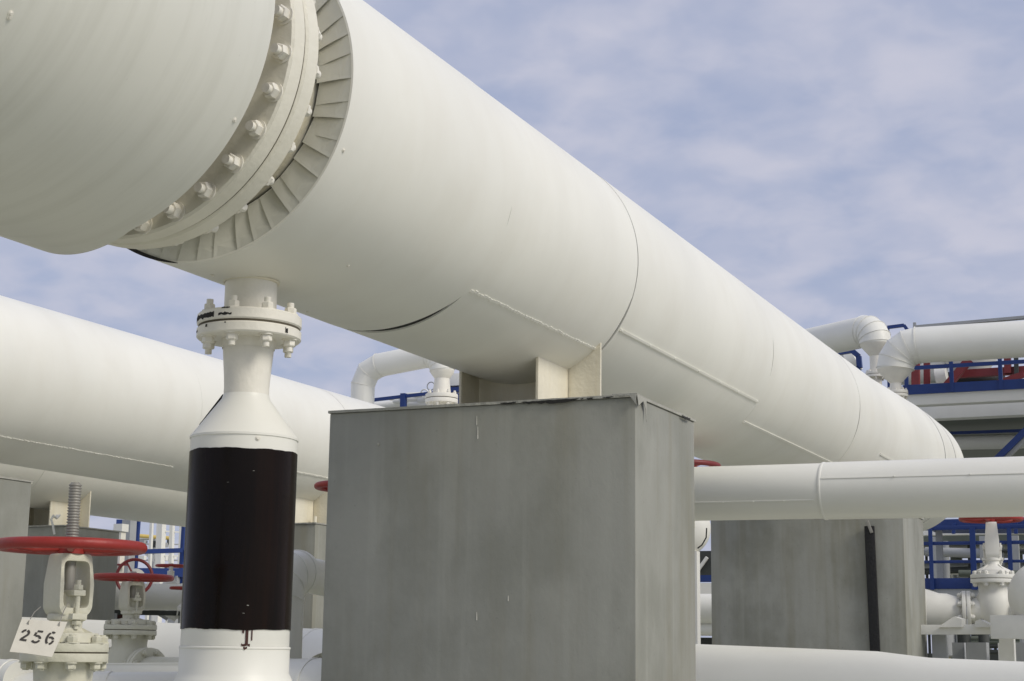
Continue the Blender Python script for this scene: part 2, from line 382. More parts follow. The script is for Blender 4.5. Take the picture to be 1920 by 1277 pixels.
for y, d in ((4.475, -24.5), (4.62, -96), (4.95, -60), (5.3, -98)):
    screw(MB(), P(MXc, GZ, .6005, y, d), (math.cos(R(d)), 0, math.sin(R(d))), .005).build('screw', 'cream_light', main)
saddle(main, MXc, GZ, .6, 6.80, 7.185, 1.08 + EYE, cut=.16, dxl=.03)
saddle(main, MXc, GZ, .6, 12.75, 13.14, 1.08 + EYE)

def side_run(name, label, X, Y0, Y1, seams, strips, saddles):
    t = thing(name, label, 'pipe', (X, 8, GZ), 'white pipelines running side by side')
    MB().lathe([(.592, Y0 + .01), (.592, Y1 - .01)], (X, 0, GZ), (0, 1, 0), 72, True, True).build('insulation', 'gap_black', t)
    ys = [Y0] + seams + [Y1]
    for i, (a, e) in enumerate(zip(ys, ys[1:])):
        sheet(X, GZ, .6 - .0015 * (i % 2), a + .001, e - .001, None, bump(-60, 60, .0012), 144).build('cladding_sheet', 'white_cladding', t)
    for d, a, e in strips: seam_strip(MB(), X, GZ, .600, d, a, e, .012, .004, wob=.6).build('seam_strip', 'white_cladding', t)
    for y in saddles: saddle(t, X, GZ, .6, y, y + .385, 1.08 + EYE)
    return t
X1, X2 = -8.243, -10.75
side_run('insulated_pipeline', 'white clad pipeline passing just behind the black wrapped riser, brightest on top', X1, 2, 24.0, [10.73, 13.2, 15.6, 18], [(-52.5, 7.2, 10.7), (-35, 10.76, 13.15)], [8.15, 12.70])
side_run('insulated_pipeline', 'farther white clad pipeline showing below the brighter pipe at the left', X2, 6, 26.0, [9.2, 11.9, 14.4, 16.9, 19.5], [(-45, 9.2, 11.85)], [12.32])

# ------------------------------------------------------------------ concrete plinths
def plinth(label, x0, x1, Y0, Y1, m, jag=True):
    zt = 1.08 + EYE
    t = thing('concrete_plinth', label, 'plinth', ((x0 + x1) / 2, (Y0 + Y1) / 2, 0), 'grey concrete plinths under the pipelines')
    MB().box(((x0 + x1) / 2, (Y0 + Y1) / 2, (zt - .0125) / 2), (x1 - x0, Y1 - Y0, zt - .0125)).build('body', m, t, bevel=.008)
    # top slab with a slightly ragged front edge
    n = 60; front = []; 
    for i in range(n + 1):
        x = x0 - .005 + (x1 - x0 + .011) * i / n; front.append((x, Y0 - .006 - random.uniform(0, .005)))
    poly = [Vector((x, y, zt - .012)) for x, y in front] + [Vector((x1 + .006, Y1 + .006, zt - .012)), Vector((x0 - .005, Y1 + .006, zt - .012))]
    MB().prism(poly, (0, 0, .012)).build('top_slab', 'slab_edge', t, smooth=False)
    return t
p1 = plinth('large grey concrete plinth in the centre foreground carrying the overhead pipeline', MXc - .625, -2.322, 6.4, 7.215, 'painted_concrete')
zt = 1.08 + EYE
# black cracks under the slab edge, white paint flap and drips
b = MB()
def ragged(b, P0, P1, h, n=14, nrm=(0, -1, 0)):
    P0, P1 = Vector(P0), Vector(P1); top = []; bot = []
    for i in range(n + 1):
        t = i / n; p = P0.lerp(P1, t); e = math.sin(math.pi * t) ** .5
        top.append(p + Vector((0, 0, random.uniform(.0, .003)))); bot.append(p - Vector((0, 0, h * e * random.uniform(.45, 1.1) + .0005)))
    k = Vector(nrm) * .0015
    b.prism([q + k for q in top + bot[::-1]], -Vector(nrm) * .001)
fy = 6.4 - .0115
for px0, px1, h in ((938, 968, .008), (976, 1085, .015), (1088, 1094, .004), (1100, 1112, .006), (1130, 1150, .004)):
    b = MB(); ragged(b, (onY(px0, 750, fy).x, fy, zt - .010), (onY(px1, 750, fy).x, fy, zt - .008), h); b.build('crack', 'gap_black', p1, smooth=False)
b = MB(); ragged(b, (-2.312 + .003, onX(1278, 783, -2.31).y, zt - .012), (-2.312 + .003, onX(1294, 790, -2.31).y, zt - .012), .014, nrm=(1, 0, 0))
b.build('crack', 'gap_black', p1, smooth=False)
b = MB(); cx = -2.322
b.prism([Vector((cx - .10, 6.3805, zt - .004)), Vector((cx - .02, 6.3805, zt - .008)), Vector((cx + .012, 6.3805, zt - .05)), Vector((cx + .010, 6.3805, zt - .022)), Vector((cx + .012, 6.3805, zt + .001)), Vector((cx - .10, 6.3805, zt + .002))], (0, -.002, 0))
b.prism([Vector((cx + .0125, 6.38, zt)), Vector((cx + .0125, 6.50, zt - .004)), Vector((cx + .0125, 6.505, zt - .05)), Vector((cx + .0125, 6.50, zt - .02 - .09)), Vector((cx + .0125, 6.493, zt - .055)), Vector((cx + .0125, 6.46, zt - .022)), Vector((cx + .0125, 6.40, zt - .05))], (.002, 0, 0))
b.build('paint_flake', 'slab_edge', p1, smooth=False)
b = MB()
for px, y0, y1, wd in ((894, 780, 797, .0014), (896, 800, 823, .0024), (894, 1148, 1163, .002), (953, 1117, 1127, .0022)):
    A = onY(px, y0, 6.399); B = onY(px, y1, 6.399)
    n = 8; Lp = []; Rp = []
    for i in range(n + 1):
        t = i / n; q = A.lerp(B, t); ww = wd * (.35 + .65 * t) * random.uniform(.8, 1.1) * (.55 if i == n else 1); Lp.append(q + Vector((-ww, 0, 0))); Rp.append(q + Vector((ww, 0, 0)))
    b.prism(Lp + Rp[::-1], (0, -.0012, 0))
b.build('paint_drip', 'cream_light', p1, smooth=False)
q = onY(709, 833, 6.398); MB().lathe([(.008, 0), (.006, .002), (.002, .003)], q, (0, -1, 0), 9).build('chip', 'slab_edge', p1, smooth=False)
p2 = plinth('far grey concrete plinth with a black vertical pole fixed to its face', MXc - .63, -2.32, 12.34, 13.18, 'worn_concrete')
plinth('grey concrete plinth cut off by the left edge of the photo, beside the tagged valve', X1 - .76, X1 + .763, 7.75, 8.58, 'painted_concrete')
plinth('grey concrete plinth behind the tagged valve wheel, under the farther left pipeline', X2 - .76, X2 + .76, 11.95, 12.76, 'painted_concrete')
plinth('shadowed grey concrete plinth seen in the gap right of the black wrapped riser', X1 - .40, X1 + .76, 12.3, 13.12, 'painted_concrete')
# black cable duct on the far plinth
t = thing('cable_duct', 'black vertical cable duct strapped to the face of the far plinth', 'cable duct', (onY(1640, 1100, 12.33).x, 12.3, 0))
A = onY(1630, 985, 12.315); B = onY(1641, 1222, 12.315)
MB().bar(A + Vector((0, 0, -.005)), B + (B - A) * 1.2, .075, .03, (0, 1, 0)).build('cover', 'black_rubber', t, bevel=.006)
MB().bar(A + Vector((-.012, -.02, .035)), A + Vector((.022, -.024, -.06)), .022, .014, (0, 1, 0)).build('clip', 'stem_steel', t, bevel=.002)

# ------------------------------------------------------------------ flanged riser hanging from the big pipe
YC = 4.775
def zc(py): return onX(470 - (py - 520) * 25 / 660, py, MXc).z
riser = thing('flanged_riser', 'white flanged riser with a glossy black wrapped section below the big pipe', 'pipe riser', (MXc, YC, 0))
O = (MXc, YC, 0)
zg = zc(617)
MB().lathe([(.094, zg + .02), (.094, GZ - .55)], O, seg=64, cap0=False, cap1=False).build('neck', 'cream_light', riser)
MB().torus((MXc, YC, GZ - .597), (0, 0, 1), .098, .005, 64, 8).build('collar', 'cream_paint', riser)
for z0, z1, nm in ((zg + .004, zg + .046, 0), (zg - .042, zg - .004, 1)):
    MB().lathe([(.06, z0), (.182, z0), (.187, z0 + .005), (.187, z1 - .005), (.182, z1), (.06, z1)], O, seg=96).build('flange', 'cream_light', riser, sharp=25)
MB().lathe([(.182, zg - .004), (.182, zg + .004)], O, seg=64, cap0=False, cap1=False).build('gasket', 'gasket', riser)
for i in range(8):
    a = R(-78.5 + i * 45); bolt(riser, (MXc + .155 * math.cos(a), YC + .155 * math.sin(a), zg), (0, 0, 1), .0215, .042, .046, 'cream_light', tip=.022, turn=random.uniform(0, 1))
a = R(-25 + 6 - 3); 
MB().lathe([(.098, zg - .041), (.094, zg - .075), (.092, zc(650)), (.083, zc(705)), (.0805, zc(728)), (.081, zc(741))], O, seg=64, cap0=False, cap1=False).build('reducer', 'cream_light', riser)
b = MB().lathe([(.0815, zc(741)), (.087, zc(750)), (.185, zc(818)), (.192, zc(822)), (.192, zc(826)), (.1885, zc(827)), (.1885, zc(852))], O, seg=96, cap0=False, cap1=False)
cone = b.build('cone', 'white_cladding', riser)
b = MB()
for ang_ in (-42,): 
    p = Vector((MXc + .189 * math.cos(R(ang_)), YC + .189 * math.sin(R(ang_)), zc(833))); screw(b, p, (math.cos(R(ang_)), math.sin(R(ang_)), 0), .006)
b.build('screw', 'cream_light', cone)
# open seam along the back-left of the cone
aa = R(208); dr = Vector((math.cos(aa), math.sin(aa), 0)); tn = Vector((-dr.y, dr.x, 0))
MB().bar(Vector((MXc, YC, zc(742))) + dr * .0795, Vector((MXc, YC, zc(800))) + dr * .1575, .006, .012, (0, 0, 1)).build('open_seam', 'gap_black', cone)
# black wrap: upper and lower ends slightly wavy
n = 96; b = MB(); ks = []
for z, k in ((zc(851), 1), (zc(1181), 1)):
    ks.append(len(b.v))
    for i in range(n):
        t_ = 2 * math.pi * i / n; wv = .0018 * math.sin(3 * t_ + 1) + .0012 * math.sin(9 * t_) + random.uniform(-.0008, .0008)
        b.v.append(Vector((MXc + .1905 * math.cos(t_), YC + .1905 * math.sin(t_), z + wv)))
b.ringface(ks[0], ks[1], n); b.build('black_wrap', 'wrap_black', riser)
b = MB().lathe([(.1865, zc(1215)), (.1872, zc(1214)), (.1872, zc(846))], O, seg=96, cap0=False, cap1=False)
b.lathe([(.215, .5), (.212, zc(1290)), (.200, zc(1272)), (.190, zc(1262)), (.190, zc(1217)), (.1925, zc(1216)), (.1925, zc(1213)), (.1885, zc(1212))], O, seg=96, cap0=False, cap1=False)
b.build('lower_cladding', 'white_cladding', riser)
def arc_patch(b, r, a0, a1, zt_, zb, n=14, rough=.5):
    top = []; bot = []
    for i in range(n + 1):
        a = R(a0 + (a1 - a0) * i / n); d = Vector((math.cos(a), math.sin(a), 0)) * r + Vector((MXc, YC, 0)); h = zt_ - zb
        top.append(d + Vector((0, 0, zt_ - h * random.uniform(0, rough) * .5))); bot.append(d + Vector((0, 0, zb + h * random.uniform(0, rough) * .5)))
    b.strip(top, bot)
for args in ((.1882, -120, -98, zg + .034, zg + .010), (.1882, -150, -120, zg + .034, zg + .012, 10), (.1882, -92, -76, zg + .028, zg + .012, 8, .9), (.1882, -88, -78, zg + .046, zg + .039, 6, .6), (.1882, -111, -108, zg - .008, zg - .022, 3, .8), (.1882, -140, -132, zg - .018, zg - .030, 4, .8), (.1882, -14, -10, zg - .012, zg - .036, 3, .6), (.1882, -84, -82, zg - .008, zg - .014, 3)):
    b = MB(); arc_patch(b, *args); b.build('bare_patch', 'gap_black', riser, smooth=False)
b = MB()
arc_patch(b, .1895, -46, -43, zc(1175), zc(1212), 3, .3); arc_patch(b, .1895, -40, -38.6, zc(1178), zc(1202), 3, .3)
arc_patch(b, .1895, -50, -41, zc(1206), zc(1213), 6, .9); arc_patch(b, .1895, -49.5, -47.5, zc(1180), zc(1190), 3, .6); arc_patch(b, .1928, -48, -44, zc(1211), zc(1219), 4, .9)
b.build('tar_drip', 'rust', riser, smooth=False)
b = MB()
for a0, py, dz in ((-46, 1138, .0035), (-50, 1152, .0015), (-46, 893, .0015), (-72, 915, .0012)):
    arc_patch(b, .1910, a0, a0 + 2, zc(py) + dz, zc(py), 4, .9)
b.build('scratch', 'slab_edge', riser, smooth=False)

# ------------------------------------------------------------------ gate valves
def gate_valve(label, wheel_R=.225, H=.30, fl_R=.136, stem_up=.19, yoke_w=.064, paint='valve_paint', body_len=.30, pipe_R=.10, drop=.55, oblong=1.0, spokes=5, stub=.55):
    """built at the origin: handwheel plane z=0, pipe along local y"""
    t = thing('gate_valve', label, 'valve', (0, 0, 0))
    hw = MB().torus((0, 0, 0), (0, 0, 1), wheel_R - .017, .017, 72, 14, 1.0).build('handwheel', 'red_paint', t)
    sp = MB()
    for i in range(spokes):
        a = 2 * math.pi * i / spokes + .35; d = Vector((math.cos(a), math.sin(a), 0))
        sp.tube([d * .03 + Vector((0, 0, -.004)), d * wheel_R * .5 + Vector((0, 0, -.010)), d * (wheel_R - .02)], [.013, .011, .010], 10)
    sp.build('spoke', 'red_paint', hw); MB().lathe([(.022, -.022), (.042, -.022), (.042, .014), (.030, .026), (.022, .026)], seg=32).build('hub', 'red_paint', hw)
    b = MB(); prof = [(.0165, -H - .02), (.0165, .0)]
    n = int(stem_up / .0085)
    for i in range(n): z = i * stem_up / n; prof += [(.0155, z), (.0195, z + .35 * stem_up / n), (.0195, z + .6 * stem_up / n), (.0155, z + .95 * stem_up / n)]
    prof += [(.013, stem_up + .004)]
    b.lathe(prof, seg=20); b.build('stem', 'stem_steel', t, sharp=60)
    yz = -H * .70
    dep = .092; ztp, zbt = -.022, yz - .004; zm = (ztp + zbt) / 2; hh = (ztp - zbt) / 2; n = 48
    b = MB(); ks = []
    for yy in (-dep / 2, dep / 2):
        for (ax_, az_, pw) in ((yoke_w + .006, hh, .16), (yoke_w - .004, hh - .022, .30)):
            ks.append(len(b.v))
            for k in range(n):
                t0 = 2 * math.pi * k / n; cc, ss = math.cos(t0), math.sin(t0)
                zz = zm + az_ * math.copysign(abs(ss) ** pw, ss); xx = ax_ * math.copysign(abs(cc) ** pw, cc)
                if ax_ > yoke_w: xx *= 1 + .10 * math.exp(-((zz - (zbt + .07)) / .05) ** 2) - .22 * max(0, (zbt + .022 - zz) / .03)
                b.v.append(Vector((xx, yy * (1 - .25 * max(0, (zz - zm) / hh)), zz)))
    b.ringface(ks[0], ks[1], n); b.ringface(ks[2], ks[3], n); b.ringface(ks[0], ks[2], n); b.ringface(ks[1], ks[3], n)
    y = b.build('yoke', paint, t, bevel=.003, sharp=40)
    MB().lathe([(.034, -.024), (.034, .010), (.028, .012), (.02, .012)], seg=24).build('stem_nut', paint, y)
    b = MB().lathe([(.030, yz - .03), (.055, yz - .018), (.055, yz + .0), (.03, yz + .003)], seg=32)
    b.box((0, 0, yz + .062), (.040, .125, .017)); b.box((0, 0, yz - .008), (.05, .14, .018)); b.lathe([(.028, yz), (.028, yz + .06)], seg=20)
    b.build('gland', paint, y, bevel=.002)
    for sx in (-1, 1):
        c = Vector((0, sx * .052, yz))
        bb = MB().cyl(c + Vector((0, 0, -.045)), c + Vector((0, 0, .10)), .0075, seg=10)
        bb.hexa(c + Vector((0, 0, .071)), (0, 0, 1), .015, .015); bb.hexa(c + Vector((0, 0, -.032)), (0, 0, 1), .015, .013); bb.build('gland_bolt', paint, y)
    zf = -H
    b = MB().lathe([(.048, yz - .005), (.046, yz - .04), (.058, yz - .055), (fl_R * .74, zf + .03), (fl_R * .78, zf + .002)], seg=48, cap0=False)
    for k in range(4):
        a = math.pi / 4 + k * math.pi / 2; d = Vector((math.cos(a), math.sin(a), 0))
        b.bar(d * .045 + Vector((0, 0, yz - .05)), d * fl_R * .82 + Vector((0, 0, zf + .008)), .012, .02)
    b.build('bonnet', paint, t, sharp=50)
    th = .025
    MB().lathe([(.05, zf), (fl_R, zf), (fl_R, zf - th), (.05, zf - th)], seg=56).build('flange', paint, t, bevel=.003)
    MB().lathe([(fl_R * .97, zf - th), (fl_R * .97, zf - th - .004)], seg=56, cap0=False, cap1=False).build('gasket', 'gasket', t)
    fl2 = MB().lathe([(.05, zf - th - .004), (fl_R, zf - th - .004), (fl_R, zf - 2 * th - .004), (.05, zf - 2 * th - .004)], seg=56).build('flange', paint, t, bevel=.003)
    for k in range(8):
        a = 2 * math.pi * (k + .5) / 8; bolt(t, (fl_R * .86 * math.cos(a), fl_R * .86 * math.sin(a), zf - th), (0, 0, 1), .0165, th + .004, th, paint, tip=.008, turn=a)
    zb = zf - 2 * th - .004; zp = zf - drop
    b = MB().lathe([(fl_R * .70, zb), (fl_R * .66, zb - .06), (fl_R * .78, (zb + zp) / 2), (fl_R * .86, zp), (fl_R * .70, zp - fl_R * .7), (fl_R * .2, zp - fl_R)], seg=48)
    for sy in (-1, 1): b.cyl((0, 0, zp), (0, sy * body_len * .9, zp), fl_R * .66, pipe_R, seg=40)
    b.build('body', paint, t, sharp=60)
    for sy in (-1, 1):
        y0 = sy * body_len
        for q in (0, 1):
            MB().cyl((0, y0 + sy * q * .030 - sy * .026, zp), (0, y0 + sy * q * .030, zp), pipe_R * 1.62, seg=56).build('side_flange', paint, t, bevel=.003)
        for k in range(8):
            a = 2 * math.pi * (k + .5) / 8; bolt(t, (pipe_R * 1.36 * math.cos(a), y0 + sy * .002, zp + pipe_R * 1.36 * math.sin(a)), (0, 1, 0), .0165, .028, .032, paint, tip=.01)
        MB().cyl((0, y0 + sy * .030, zp), (0, y0 + sy * stub, zp), pipe_R, pipe_R * 1.0, seg=48).build('pipe_stub', paint, t)
    return t
def place(t, p, rz): t.location = p; t.rotation_euler.z = R(rz); return t
v1p = rng(134, 1025, 5.05)
v1 = place(gate_valve('nearest cream gate valve with the largest red handwheel, carrying the number tag', H=.287, fl_R=.128, drop=.36, pipe_R=.085, body_len=.17, yoke_w=.048), v1p, 72)
v2p = rng(250, 1083, 9.3)
v2 = place(gate_valve('second cream gate valve with a smaller red wheel, between the tagged valve and black riser', H=.262, fl_R=.145, drop=.245, stem_up=.03, pipe_R=.076, body_len=.18, yoke_w=.048), v2p, 70)
v3p = rng(1858, 973, 13.6)
v3 = place(gate_valve('white gate valve below the cross pipe at the right, its red wheel touching the pipe', wheel_R=.2125, H=.375, fl_R=.150, stem_up=.02, yoke_w=.047, paint='valve_white', drop=.24, pipe_R=.082, body_len=.18, stub=.05), v3p, 98)
v3.scale = (1.2, 1.2, 1.2)
v4 = place(gate_valve('gate valve left of the central plinth with only the edge of its red wheel showing', H=.33, drop=.7, stub=.06), rng(668, 913, 8.6), 10)
v5 = place(gate_valve('gate valve behind the cross pipe with a sliver of red wheel beside the plinth', wheel_R=.262, H=.33, fl_R=.095, drop=.5, stub=.03, pipe_R=.05, body_len=.1), rng(1274, 874, 10.2), 18)
for o_ in v5.children:
    if o_.name.startswith('handwheel'):
        o_.data.materials[0] = MATS['red_steel']

# number tag hanging on the nearest valve
TL, TR, BR, BL = rng(41, 1160, 4.80), rng(126, 1166, 4.78), rng(97, 1232, 4.72), rng(18, 1222, 4.74)
tg = thing('number_tag', 'cream metal tag stencilled 256 wired to the nearest gate valve', 'tag', (TL + BR) / 2)
nrm = (TR - TL).cross(BL - TL).normalized()
if nrm.dot(E0 - TL) < 0: nrm = -nrm
def uv(u, v, h=0.0): return TL * (1 - u) * (1 - v) + TR * u * (1 - v) + BR * u * v + BL * (1 - u) * v + nrm * h
poly = []
for (a, b_) in ((0, 0), (.35, .01), (1, 0), (1.01, .4), (1, 1), (.4, .985), (0, 1), (.0, .5)): poly.append(uv(a, b_))
MB().prism(poly, -nrm * .002).build('plate', 'tag_paint', tg, smooth=False)
def stroke(b, pts, wd):      # stencil stroke in tag units, flat ribbon just proud of the plate
    L_, R_ = [], []
    for i, p in enumerate(pts):
        p0 = pts[max(0, i - 1)]; p1 = pts[min(len(pts) - 1, i + 1)]
        dx, dy = p1[0] - p0[0], p1[1] - p0[1]; ln = math.hypot(dx, dy) or 1
        nx, ny = -dy / ln * wd / 2, dx / ln * wd / 2
        L_.append(uv(p[0] + nx, p[1] + ny, .0015)); R_.append(uv(p[0] - nx, p[1] - ny, .0015))
    b.strip(L_, R_)
def arc(cx_, cy_, rx, ry, a0, a1, n=8): return [(cx_ + rx * math.cos(R(a0 + (a1 - a0) * i / n)), cy_ + ry * math.sin(R(a0 + (a1 - a0) * i / n))) for i in range(n + 1)]
def digit(name, strokes):
    b = MB()
    for s_ in strokes: stroke(b, s_, .054)
    b.build(name, 'stencil', tg, smooth=False)
cy0 = .40; dx = .08
digit('digit', [arc(.20, .42, .075, .085, 185, 268, 6), arc(.20, .42, .075, .085, 290, 392, 7) + [(.155, .60)], [(.125, .62), (.285, .63)]])
digit('digit', [[(.450, .335), (.575, .340)], [(.437, .375), (.422, .475)], arc(.485, .565, .085, .095, 245, 350, 8), arc(.485, .565, .085, .095, 15, 150, 8)])
digit('digit', [arc(.80, .50, .088, .165, 300, 255, 5), arc(.80, .50, .088, .165, 240, 110, 10), arc(.795, .572, .078, .094, 78, -8, 7), arc(.795, .572, .078, .094, -25, -120, 7)])
b = MB()
for (u, v_), top in (((.18, .12), rng(76, 1138, 4.95)), ((.86, .10), rng(128, 1130, 4.98))):
    p = uv(u, v_, .002); b.tube([p + Vector((0, 0, -.006)) , p + nrm * .004, p.lerp(top, .5) + nrm * .006 + Vector((0, 0, .004)), top], .0014, 8)
b.build('wire', 'stem_steel', tg)

# ------------------------------------------------------------------ pipes around the valves
def pipe(name, label, pts, r, m='white_cladding', rings=(), group=None, seg=48, bands=()):
    pts = [Vector(p) for p in pts]
    t = thing(name, label, 'pipe', pts[0], group)
    MB().tube(pts, r, seg).build('cladding', m, t, sharp=20)
    for (i, f) in rings:
        p = pts[i].lerp(pts[i + 1], f); d = (pts[i + 1] - pts[i]).normalized()
        rr = r if not isinstance(r, (list, tuple)) else r[i]
        MB().lathe([(rr + .0005, -.012), (rr + .004, -.010), (rr + .004, .010), (rr + .0005, .012)], p, d, seg, False, False).build('joint_band', m, t)
    return t
# cross pipe in front of the main run on the right
cY = 8.75
zA = onY(1305, 926, cY).z; zB = onY(1920, 912, cY).z
xa = -2.95; xb = onY(1548, 900, cY).x
cp = thing('cross_pipe', 'white horizontal pipe crossing below the big pipeline right of the central plinth', 'pipe', (xb, cY, 0))
zf = lambda x: zA + (zB - zA) * (x - onY(1305, 926, cY).x) / (onY(1920, 912, cY).x - onY(1305, 926, cY).x)
MB().tube([(xa - .3, cY + .9, zf(xa)), (xa - .25, cY + .25, zf(xa)), (xa, cY, zf(xa)), (xb - .001, cY, zf(xb))], .153, 72).build('cladding_sheet', 'white_cladding', cp, sharp=50)
MB().tube([(xb - .012, cY, zf(xb)), (2.5, cY, zf(2.5))], .1575, 72).build('cladding_sheet', 'white_cladding', cp)
MB().lathe([(.1578, -.010), (.1598, -.007), (.1598, .003), (.1578, .006)], (xb, cY, zf(xb)), (1, 0, 0), 72, False, False).build('joint_band', 'white_cladding', cp)
b = MB(); a = R(205 - 0)
def cseam(b, x0, x1, r, deg, n):
    d = Vector((0, -math.cos(R(deg)), math.sin(R(deg))))
    for i in range(n):
        u0 = x0 + (x1 - x0) * i / n; u1 = x0 + (x1 - x0) * (i + 1) / n; j = random.uniform(-.001, .001)
        b.bar(Vector((u0, cY, zf(u0))) + d * (r + j), Vector((u1 - .003, cY, zf(u1))) + d * (r + j), .007, .008, d)
        if i: screw(b, Vector((u0, cY, zf(u0))) + d * (r + .004), d, .004)
cseam(b, xb + .01, 1.5, .1575, 20, 9); cseam(b, xa, xb - .03, .153, -24, 5)
b.build('seam_strip', 'white_cladding', cp)

# low sloping pipe behind the valves and plinth
LY = 9.35
pa = onY(45, 1157, LY); pb = onY(1640, 1221, LY); lr = .36
dl = (pb - pa).normalized(); upv = Vector((0, 0, 1)); dn = (upv - dl * upv.dot(dl)).normalized()
lp = thing('sloping_pipe', 'thick white pipe sloping gently behind the valves along the bottom of the view', 'pipe', pb)
A = pa - dn * lr - dl * 1.5; B = pb - dn * lr
pc = onY(1737, 1233, LY) - dn * lr; pd = onY(1930, 1241, LY) - dn * lr
MB().tube([A, B, pc, pd, pd + (pd - pc) * 3], lr, 96).build('cladding_sheet', 'white_cladding', lp)
for f_ in (.18, .52, .80):
    q_ = A.lerp(B, f_); MB().lathe([(lr + .0005, -.014), (lr + .004, -.012), (lr + .004, .010), (lr + .0005, .012)], q_, dl, 96, False, False).build('joint_band', 'white_cladding', lp)

# white channel and lower pipe stubs round the second valve
cA = rng(187, 1254, 7.4); cB = rng(352, 1253, 7.1)
t = thing('steel_channel', 'flat white steel channel lying in front of the second gate valve', 'channel', (cA + cB) / 2)
MB().bar(cA, cB + (cB - cA) * .1, .06, .046).build('web', 'far_white', t, bevel=.003)
b = MB(); 
for s_ in (0, 1): b.bar(cA + Vector((0, 0, -.022 + .044 * s_)), cB + (cB - cA) * .1 + Vector((0, 0, -.022 + .044 * s_)), .066, .005)
b.build('lip', 'far_white', t)
lowA = rng(-60, 1306, 6.3); lowB = rng(420, 1304, 6.0)
pipe('low_pipe', 'white low pipe under the steel channel at the bottom left', [lowA, lowB], .085, rings=[(0, .55)])
pipe('pipe_stub', 'short white clad pipe end peeking beside the left plinth at the bottom edge', [rng(-40, 1268, 6.4), rng(36, 1276, 6.2)], .07, rings=[(0, .8)])

# mitred elbow pipe in the gap beside the riser
e0 = rng(524, 1230, 8.2); e1 = rng(526, 1120, 8.2); q = .115
r_dir = (rng(660, 1075, 8.9) - rng(560, 1075, 8.35)); r_dir.z = 0; r_dir.normalize()
c0 = e1 + Vector((0, 0, .04))
path = [e0 + Vector((0, 0, -.5)), e1, e1 + Vector((0, 0, .07)) + r_dir * .02, e1 + Vector((0, 0, .115)) + r_dir * .07, e1 + Vector((0, 0, .128)) + r_dir * .16, e1 + Vector((0, 0, .128)) + r_dir * .20, e1 + Vector((0, 0, .128)) + r_dir * .202, e1 + Vector((0, 0, .10)) + r_dir * .75]
pipe('elbow_pipe', 'white mitred elbow pipe in the gap between black riser and central plinth', path, [q, q, q, q, q, q * .98, q * .80, q * .80], rings=[(1, .02), (2, .02), (3, .02), (4, .03)])
lowC = rng(480, 1300, 7.9); lowD = rng(640, 1300, 7.6)
pipe('low_pipe', 'white clad pipe at the foot of the mitred elbow beside the riser', [lowC, lowD], .16, rings=[(0, .7)])

# line through the right hand valve
def W(px, py, Y): return onY(px, py, Y)
zp = v3p.z - 1.2 * (.375 + .24)
dirv = Vector((math.cos(R(188)), math.sin(R(188)), 0))
s0 = Vector((v3p.x, v3p.y, zp)) + dirv * .27
pipe('valve_line', 'white thick pipe joining the right hand gate valve from the far plinth', [s0, s0 + dirv * .10, s0 + dirv * .16, s0 + dirv * .25, s0 + dirv * 1.3], [.105, .138, .140, .170, .170], 'valve_white', rings=[(3, .02)])
t = thing('pipe_end', 'rounded white pipe cap beside the right hand gate valve at the right edge', 'pipe cap', rng(1955, 1118, 12.9))
capc = rng(1957, 1118, 12.9)
MB().lathe([(.26, -.2), (.26, 0), (.25, .08), (.20, .15), (.11, .19), (.01, .20)], capc, Vector((E0.x - capc.x - 2, E0.y - capc.y, 0)), 64).build('cap', 'valve_white', t, sharp=60)
MB().torus(capc + Vector((0, .02, 0)), Vector((E0.x - capc.x - 2, E0.y - capc.y, 0)), .26, .007).build('weld', 'valve_white', t)
# support beam with cradles under that valve
t = thing('valve_support', 'white steel beam with saw cut cradles under the right hand gate valve', 'support', rng(1800, 1180, 13.2))
b0 = rng(1725, 1181, 13.2); b1 = rng(1868, 1180, 13.2); dr_ = (b1 - b0).normalized()
MB().bar(b0, b1, .13, .075).build('beam', 'valve_white', t, bevel=.003)
def cradle(px0, px1, px2, y0, y1):
    pts = [rng(px0, y1, 13.1), rng(px2, y1, 13.1), rng(px2, y0 + 5, 13.1), rng(px1 + 3, y0, 13.1), rng(px1, y0 + 1, 13.1)]
    MB().prism(pts, Vector((.02, .06, 0))).build('cradle', 'valve_white', t, smooth=False)
cradle(1758, 1787, 1803, 1156, 1176); cradle(1866, 1836, 1828, 1160, 1176)
MB().bar(rng(1862, 1176, 12.9), rng(1960, 1176, 12.8), .15, .175).build('box_end', 'valve_white', t, bevel=.004)
for px in (1762, 1888):
    MB().bar(rng(px, 1191, 13.3), rng(px, 1191, 13.3) - Vector((0, 0, 1.6)), .11, .10, (0, 1, 0)).build('post', 'grey_steel' if px < 1800 else 'valve_white', t)

